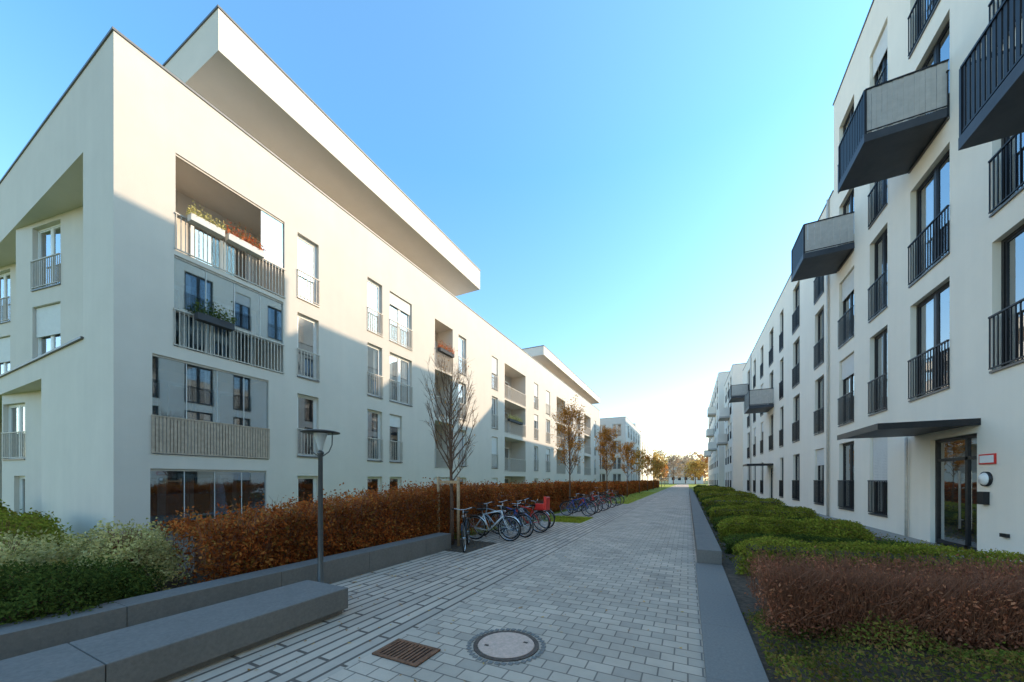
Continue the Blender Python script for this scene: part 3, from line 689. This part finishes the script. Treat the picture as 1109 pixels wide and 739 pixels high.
# ------------------------------------------------------------------ hedges and shrubs
def hedge(name, poly, z0, n, ls, lm, label, cat, twigs=900, core=.16, spikes=.1, hf=None, tr=(.004, .0015), scat=.03, rnd=0, group=None, corem='twig', irr=.05):
    c = poly(.5, .5); t = thing(name, (c[0], c[1], z0), label, cat, group)
    a = rng.random(n); bb = rng.random(n); z = rng.random(n)
    pick = rng.random(n)
    z = np.where(pick < .35, 1-np.abs(rng.normal(0, .06, n)), z)
    bb = np.where((pick > .35) & (pick < .8), 1-np.abs(rng.normal(0, .05, n)), bb)
    if rnd:
        e = np.clip(np.abs(bb-.5)*2, 0, 1); f = np.clip(np.abs(a-.5)*2, 0, 1)
        z = z*np.sqrt(np.clip(1-rnd*e**4, .05, 1))*np.sqrt(np.clip(1-rnd*f**8, .05, 1))
    P = np.array([(*poly(a[i], bb[i]), 0) for i in range(n)])
    if rnd: P[:, 1] += .07*np.sin(P[:, 0]*4.3+c[1]*2)*bb
    hh = np.array([hf(q) for q in a])*(1+.06*np.sin(a*57)+.05*np.sin(a*131+2)+.03*np.sin(a*311)) if not rnd else np.array([hf(q) for q in a])*(1+irr*np.sin(a*11+c[1])+irr*.8*np.sin(a*27+c[1]*3))
    P[:, 2] = z0+z*hh+rng.normal(0, scat, n)+np.where(rng.random(n) < .1, rng.random(n)*spikes, 0)
    P[:, :2] += rng.normal(0, scat*1.3, (n, 2))
    leaves('foliage', P, ls if np.isscalar(ls) else ls(a), lm, t)
    b = MB()
    for i in range(twigs):
        q, r_ = random.random(), random.choice([random.random(), 1-abs(random.gauss(0, .05))]); x, y = poly(q, r_); zz = z0+hf(q)*random.uniform(.2, .95)
        e = (x+random.gauss(0, .08), y+random.gauss(0, .08), min(zz+random.uniform(.15, .35), z0+hf(q)+spikes*1.3)); b.tube([(x, y, zz), e], list(tr), 3, cap=False)
    if twigs: b.build('twigs', M['twig'], t)
    b = MB(); k = 24
    rows = []
    for i in range(k+1):
        q = i/k; q2 = .05+.9*q; x0, y0 = poly(q2, core); x1, y1 = poly(q2, 1-core); rows.append(((x0, y0), (x1, y1), z0+hf(q)*.74))
    for i in range(k):
        (p0, p1, zt), (q0, q1, zu) = rows[i], rows[i+1]
        b.quad((*p0, zt), (*p1, zt), (*q1, zu), (*q0, zu)); b.quad((*p1, z0), (*p1, zt), (*q1, zu), (*q1, z0)); b.quad((*p0, z0), (*p0, zt), (*q0, zu), (*q0, z0))
    for (p0, p1, zt) in (rows[0], rows[-1]): b.quad((*p0, z0), (*p1, z0), (*p1, zt), (*p0, zt))
    b.build('inner_wood', M[corem], t)
    return t
hedge('beech_hedge', lambda a, q: (-6.9+1.45*q, 2.35+a*7.65), .2, 44000, .029, L['beech'], 'rust brown beech hedge behind the planter wall, nearest the camera', 'hedge', twigs=3000, hf=lambda a: .72+.40*min(1, a*1.6), spikes=.24, scat=.045)
hedge('beech_hedge', lambda a, q: (-7.2+1.4*q, 10.0+a*15), .1, 28000, lambda a: .038+.03*a, L['beech'], 'rust brown beech hedge continuing behind the parked bicycles', 'hedge', twigs=1200, hf=lambda a: 1.22, spikes=.2)
hedge('beech_hedge', lambda a, q: (-7.2+1.4*q, 26.0+a*60), .0, 16000, lambda a: .08+.09*a, L['beech'], 'far stretch of brown hedge along the left blocks', 'hedge', twigs=100, hf=lambda a: 1.3, spikes=.15)
def rh(a, q):
    x = .72+a*4.7; yb = 5.55+a*1.6; yf = 4.4+a*.85
    return (x, yb+(yf-yb)*q)
hedge('brown_hedge', rh, .03, 36000, .018, L['brownhedge'], 'low reddish brown twiggy hedge crossing the right garden in front', 'hedge', twigs=9000, hf=lambda a: .53, spikes=.12)
SG = 'low clipped green hedge rows along the right garden wall'
ordn = ('first', 'second', 'third', 'fourth', 'fifth', 'sixth', 'seventh', 'eighth', 'ninth', 'tenth', 'eleventh', 'twelfth')
for i, (y0, y1, x1, h, lm) in enumerate(((7.0, 7.9, 4.7, .56, 'green'), (8.9, 9.7, 4.0, .38, 'darkgreen'), (10.6, 11.6, 3.7, .58, 'green'), (12.7, 13.7, 4.3, .40, 'darkgreen'), (14.9, 16.2, 3.9, .62, 'green'), (17.6, 19.2, 4.4, .42, 'darkgreen'),
        (20.8, 22.8, 4.2, .64, 'green'), (24.6, 27.4, 4.5, .46, 'darkgreen'), (29.5, 33.4, 4.4, .68, 'green'), (36, 41, 4.5, .5, 'darkgreen'), (43.5, 49.5, 4.5, .8, 'green'), (52, 59, 3.9, .8, 'darkgreen'))):
    hedge('green_hedge', lambda a, q, y0=y0, y1=y1, x1=x1: (.75+a*(x1-.75), y1-(y1-y0)*q), .03, 20000 if y0 < 12 else 10000 if y0 < 20 else 6000, .021 if y0 < 10 else .016+.0011*y0, L[lm],
          '%s clipped green hedge row counted from the brown hedge into the distance' % ordn[i], 'hedge', twigs=0, hf=lambda a, h=h: h, spikes=.05, scat=.02, rnd=.6, group=SG, core=.2, corem='soil', irr=.045)
n = 7000
P = np.column_stack([rng.uniform(.6, 5.0, n), rng.uniform(8.0, 24, n), .03+.07*rng.random(n)])
tag(leaves('ivy_cover', P, .03, L['cover']), 'thin creeping cover between the green hedge rows on the right', 'ground cover', kind='stuff')
def shrub(x, y, z, rx, ry, h, n, ls, lm, label, group=None, twigs=60, name='shrub'):
    t = thing(name, (x, y, z), label, 'shrub', group)
    th = rng.uniform(0, 2*np.pi, n); ph = np.arccos(rng.uniform(0, 1, n)); r = rng.uniform(.35, 1, n)**.4
    bmp = 1+.09*np.sin(th*4+x*3)+.07*np.sin(ph*7+th*3+y)+.06*np.sin(th*9+ph*5)
    r = r*bmp
    sp_ = np.sin(ph)**.7; cp_ = np.cos(ph)**.8
    P = np.column_stack([x+rx*r*sp_*np.cos(th), y+ry*r*sp_*np.sin(th), z+.02+h*r*cp_]); P += rng.normal(0, .02, P.shape)
    leaves('foliage', P, ls, lm, t)
    b = MB()
    for i in range(twigs):
        a = random.uniform(0, 6.28); e = random.uniform(.2, 1); b.tube([(x, y, z), (x+rx*.9*math.cos(a)*e, y+ry*.9*math.sin(a)*e, z+h*math.sqrt(max(.05, 1.0-e*e)))], [.008, .002], 4, cap=False)
    b.build('stems', M['twig'], t); return t
shrub(-5.9, 1.15, .22, .75, .85, .46, 17000, .020, L['darkgreen'], 'dark green rounded bush behind the planter wall at the left edge')
shrub(-7.4, 1.1, .22, .9, .8, .66, 9000, .024, L['pale'], 'broad pale shrub further back behind the dark bush at the left edge')
shrub(-6.6, 1.95, .22, .85, .5, .76, 9000, .022, L['pale'], 'pale yellowish variegated shrub at the left end of the brown hedge', twigs=160)
shrub(-9.2, 1.4, .1, 1.1, .8, .9, 6000, .03, L['green'], 'olive green shrub against the gable wall at the far left')
shrub(-14.5, 2.4, 0, 1.8, .7, .8, 6000, .04, L['green'], 'green shrub at the foot of the gable wall')
shrub(-19.5, 2.4, 0, 1.8, .8, 1.1, 6000, .05, L['green'], 'green shrub below the gable windows at the left picture edge')
n = 42000
P = np.column_stack([rng.uniform(.58, 5.4, n), rng.uniform(1.3, 5.0, n), np.zeros(n)]); hgt = .16+.09*np.sin(P[:, 0]*3.1+P[:, 1]*2)+.07*np.sin(P[:, 0]*7-P[:, 1]*5)
P[:, 2] = .03+hgt*rng.random(n)**.5+np.where(rng.random(n) < .05, .08*rng.random(n), 0)
tag(leaves('ground_cover', P, .017, L['cover']), 'low green and brown ground cover in front of the brown hedge', 'ground cover', kind='stuff')
n = 16000; yy_ = np.where(rng.random(n) < .45, rng.uniform(13.05, 15.05, n), 24.9+rng.random(n)**1.6*25)
P = np.column_stack([rng.uniform(-5.55, -3.58, n), yy_, rng.uniform(0, .04, n)])
tag(leaves('grass', P, .032, L['grass'], aspect=.2, up=1), 'short grass of the lawn patches beside the street', 'grass', kind='stuff')
n = 1300
xs_ = np.where(rng.random(n) < .75, -4.95+np.abs(rng.normal(0, 1.0, n)), rng.uniform(-3, .1, n)); ys_ = rng.uniform(1, 16, n)
ok = ~((xs_ < -3.6) & (ys_ < 3.1)); xs_ = xs_[ok]; ys_ = ys_[ok]
P = np.column_stack([xs_, ys_, np.full(len(xs_), .012)])
me = leaf_mesh('fallen_leaves', P, .024, L['litter'])
for v in me.vertices: v.co.z = .006+abs(v.co.z-.012)*.35
o = bpy.data.objects.new('fallen_leaves', me); COL.objects.link(o); tag(o, 'scattered yellow fallen leaves on the paving', 'fallen leaves', kind='stuff')

# ------------------------------------------------------------------ bicycles
def bikemat(n, c): return mat('bicycle_paint_'+n, c, .3, .2, noise=(10, .06), spec=.5)
BM = dict(white=bikemat('white', (.78, .78, .78)), black=bikemat('black', (.02, .02, .025)), blue=bikemat('blue', (.03, .10, .4)), red=bikemat('red', (.72, .03, .02)), silver=bikemat('silver', (.45, .46, .48)), green=bikemat('green', (.03, .2, .10)))
def bicycle(x, y, rz, color, label, lean=.06, basket=False, child=False, guard=True, group='bicycles parked beside the young trees'):
    t = thing('bicycle', (0, 0, 0), label, 'bicycle', group)
    fm = BM[color]; r = .335
    BB = (0, 0, .28); RA = (-.44, 0, r); FA = (.62, 0, r); HT = (.40, 0, .86); HB = (.44, 0, .70); ST = (-.17, 0, .74)
    b = MB()
    for p, q, w in ((BB, HB, .02), (ST, HT, .017), (BB, ST, .017)): b.tube([p, q], w, 8)
    b.tube([HB, HT], .02, 8)
    for s in (-.05, .05):
        b.tube([(0, s*.6, .28), (-.44, s, r)], .010, 6); b.tube([(-.16, s*.4, .7), (-.44, s, r)], .008, 6); b.tube([(.445, s*.8, .68), (.52, s, .5), (.62, s, r)], .011, 6)
    b.build('frame', fm, t, True)
    for c in (RA, FA):
        pts = [(c[0]+r*math.cos(a), 0, c[2]+r*math.sin(a)) for a in np.linspace(0, 2*math.pi, 25)[:-1]]
        b = MB(); b.tube(pts, .018, 6, closed=True); w = b.build('wheel', M['rubber'], t, True)
        b = MB(); b.tube([(c[0]+(r-.028)*math.cos(a), 0, c[2]+(r-.028)*math.sin(a)) for a in np.linspace(0, 2*math.pi, 25)[:-1]], .011, 4, closed=True)
        b.tube([(c[0], -.05, c[2]), (c[0], .05, c[2])], .022, 8); b.build('rim', M['chrome'], w)
        b = MB()
        for k in range(18):
            a = 2*math.pi*k/18; b.tube([(c[0], .03*(-1)**k, c[2]), (c[0]+(r-.03)*math.cos(a), 0, c[2]+(r-.03)*math.sin(a))], .0022, 3, cap=False)
        b.build('spokes', M['chrome'], w)
        if guard:
            b = MB(); aa = np.linspace(.25, math.pi-.1, 10) if c is RA else np.linspace(.6, math.pi-.35, 9)
            p = [(c[0]+(r+.035)*math.cos(a), c[2]+(r+.035)*math.sin(a)) for a in aa]
            for k in range(len(p)-1): b.quad((p[k][0], -.025, p[k][1]), (p[k][0], .025, p[k][1]), (p[k+1][0], .025, p[k+1][1]), (p[k+1][0], -.025, p[k+1][1]))
            b.build('mudguard', fm, t)
    b = MB(); b.tube([ST, (-.20, 0, .86)], .013, 6); b.build('seat_post', M['chrome'], t)
    b = MB(); z = .88; prof = [(-.36, .015), (-.34, .075), (-.28, .08), (-.2, .05), (-.1, .022), (-.06, .012)]
    for k in range(len(prof)-1):
        (x0, w0), (x1, w1) = prof[k], prof[k+1]
        b.quad((x0, -w0, z+.02), (x0, w0, z+.02), (x1, w1, z+.015), (x1, -w1, z+.015)); b.quad((x0, -w0*.7, z-.03), (x0, w0*.7, z-.03), (x1, w1*.7, z-.02), (x1, -w1*.7, z-.02))
        for s in (-1, 1): b.quad((x0, s*w0, z+.02), (x1, s*w1, z+.015), (x1, s*w1*.7, z-.02), (x0, s*w0*.7, z-.03))
    b.build('saddle', M['rubber'], t, True)
    b = MB(); b.tube([HT, (.39, 0, .98)], .013, 6); b.tube([(.28, -.29, 1.02), (.37, -.2, 1.03), (.42, -.06, 1.0), (.42, .06, 1.0), (.37, .2, 1.03), (.28, .29, 1.02)], .011, 6); hb = b.build('handlebar', M['chrome'], t, True)
    for s in (-1, 1):
        b = MB(); b.tube([(.28, s*.29, 1.02), (.35, s*.22, 1.03)], .017, 6); b.build('grip', M['rubber'], hb)
    b = MB(); b.tube([(.09*math.cos(a), .045, .28+.09*math.sin(a)) for a in np.linspace(0, 2*math.pi, 17)[:-1]], .007, 4, closed=True)
    b.tube([(0, .05, .28), (.13, .07, .2)], .009, 5); b.tube([(0, -.05, .28), (-.13, -.07, .36)], .009, 5); b.box(.09, .17, .07, .15, .19, .21); b.box(-.17, -.09, -.15, -.07, .35, .37)
    b.bar((0, .047, .37), (-.44, .047, .37), .006); b.bar((0, .047, .19), (-.44, .047, .31), .006); b.build('crank', M['iron'], t)
    b = MB(); b.bar((-.2, 0, .70), (-.68, 0, .70), .02)
    for s in (-.06, .06): b.bar((-.22, s, .7), (-.68, s, .7), .009); b.bar((-.5, s, .7), (-.44, s, r), .009)
    for k in range(4): b.bar((-.28-.11*k, -.06, .7), (-.28-.11*k, .06, .7), .008)
    b.build('luggage_rack', M['iron'], t)
    b = MB(); b.tube([(-.2, .04, .3), (-.18, .2, .01)], .009, 5); b.build('kickstand', M['iron'], t)
    b = MB(); b.lathe([(.0, 0), (.03, .0), (.035, .04), (.0, .05)], (.50, 0, .82), 10); b.build('headlight', M['chrome'], t)
    if basket:
        b = MB(); x0, x1, y0, y1, z0, z1 = .46, .74, -.16, .16, .80, 1.02
        for zz in np.linspace(z0, z1, 5): b.bar((x0, y0, zz), (x1, y0, zz), .007); b.bar((x0, y1, zz), (x1, y1, zz), .007); b.bar((x0, y0, zz), (x0, y1, zz), .007); b.bar((x1, y0, zz), (x1, y1, zz), .007)
        for k in range(7):
            u = x0+(x1-x0)*k/6; v = y0+(y1-y0)*k/6; b.bar((u, y0, z0), (u, y0, z1), .006); b.bar((u, y1, z0), (u, y1, z1), .006); b.bar((x0, v, z0), (x0, v, z1), .006); b.bar((x1, v, z0), (x1, v, z1), .006); b.bar((u, y0, z0), (u, y1, z0), .006)
        b.build('basket', M['iron'], t)
    if child:
        b = MB(); b.box(-.66, -.30, -.16, .16, .73, .79); b.box(-.72, -.62, -.17, .17, .74, 1.18); b.box(-.66, -.34, -.19, -.15, .76, .95); b.box(-.66, -.34, .15, .19, .76, .95)
        o = b.build('child_seat', BM['red'], t); m_ = o.modifiers.new('b', 'BEVEL'); m_.width = .03; m_.segments = 3
    t.location = (x, y, 0.01); t.rotation_euler = (lean, 0, rz); t.scale = (.92, .92, .92)
    return t
bicycle(-4.7, 7.15, R(-62), 'black', 'black bicycle turned towards the camera by the bare tree, front of the group')
bicycle(-4.75, 8.3, R(8), 'white', 'white bicycle seen side on, second of the near group', lean=.08)
bicycle(-4.75, 8.8, R(172), 'silver', 'silver bicycle with wire basket in the near group', basket=True, lean=-.06)
bicycle(-4.65, 9.25, R(-12), 'black', 'black bicycle in the middle of the near group')
bicycle(-4.75, 9.7, R(165), 'blue', 'blue bicycle close to the red child seat', lean=-.07)
bicycle(-4.45, 10.15, R(178), 'red', 'red bicycle carrying a bright red child seat', child=True)
bicycle(-4.7, 10.65, R(-8), 'silver', 'second silver bicycle, far side of the near group', basket=True)
bicycle(-4.6, 11.15, R(175), 'black', 'last black bicycle of the near group', lean=-.06)
for i, (yy, c, a, lab) in enumerate(((15.6, 'blue', 5, 'blue bicycle, first of the farther group on the lawn side'), (16.6, 'black', 172, 'black bicycle, second of the farther group'), (17.6, 'red', -8, 'red bicycle, third of the farther group'), (18.6, 'silver', 10, 'silver bicycle, fourth of the farther group'),
        (19.8, 'red', 168, 'red bicycle, fifth of the farther group, behind the silver one'), (21.2, 'black', -6, 'black bicycle, sixth of the farther group'), (22.6, 'red', 8, 'red bicycle, last of the farther group'), (24.0, 'green', 171, 'green bicycle standing beyond the farther group'))):
    bicycle(-4.5+.1*math.sin(i*2), yy, R(a), c, lab, basket=(i % 3 == 0), lean=.06 if i % 2 else -.05)

# ------------------------------------------------------------------ light
AZ, EL = R(57), R(22.3)
S = Vector((math.sin(AZ)*math.cos(EL), math.cos(AZ)*math.cos(EL), math.sin(EL)))
ld = bpy.data.lights.new('sun', 'SUN'); ld.energy = 4.7; ld.angle = R(.53); ld.color = (1, .81, .59)
lo = bpy.data.objects.new('sun', ld); COL.objects.link(lo); lo.rotation_euler = S.to_track_quat('Z', 'Y').to_euler(); lo.location = (0, 0, 60)
w = bpy.data.worlds.new('World'); scene.world = w; w.use_nodes = True
nt = w.node_tree; bg = nt.nodes['Background']; sk = nt.nodes.new('ShaderNodeTexSky'); sk.sky_type = 'NISHITA'; sk.sun_disc = False
sk.sun_elevation = EL; sk.sun_rotation = AZ; sk.air_density = 1.0; sk.dust_density = .8; sk.ozone_density = 1.0
tc = nt.nodes.new('ShaderNodeTexCoord'); sx = nt.nodes.new('ShaderNodeSeparateXYZ'); cr = nt.nodes.new('ShaderNodeValToRGB')
nt.links.new(tc.outputs['Generated'], sx.inputs[0]); nt.links.new(sx.outputs['Z'], cr.inputs['Fac'])
e = cr.color_ramp.elements
e[0].position = 0; e[0].color = (.60, .53, .45, 1); e[1].position = 1; e[1].color = (.62, .84, .92, 1)
x = e.new(.12); x.color = (.62, .61, .56, 1); x = e.new(.38); x.color = (.50, .70, .75, 1); x = e.new(.65); x.color = (.42, .72, .84, 1)
vm = nt.nodes.new('ShaderNodeVectorMath'); vm.operation = 'MULTIPLY'
nt.links.new(sk.outputs[0], vm.inputs[0]); nt.links.new(cr.outputs[0], vm.inputs[1]); nt.links.new(vm.outputs[0], bg.inputs[0]); bg.inputs[1].default_value = .60
scene.view_settings.view_transform = 'Standard'; scene.view_settings.look = 'None'; scene.view_settings.exposure = 0

cam = bpy.data.cameras.new('camera'); co = bpy.data.objects.new('camera', cam); COL.objects.link(co)
co.location = (0, 0, 1.6); co.rotation_euler = (R(90), 0, math.atan(190.5/FPX))
cam.lens = 36*FPX/1109; cam.sensor_width = 36; cam.shift_y = 150.5/1109; cam.clip_end = 3000; cam.clip_start = .05
scene.camera = co
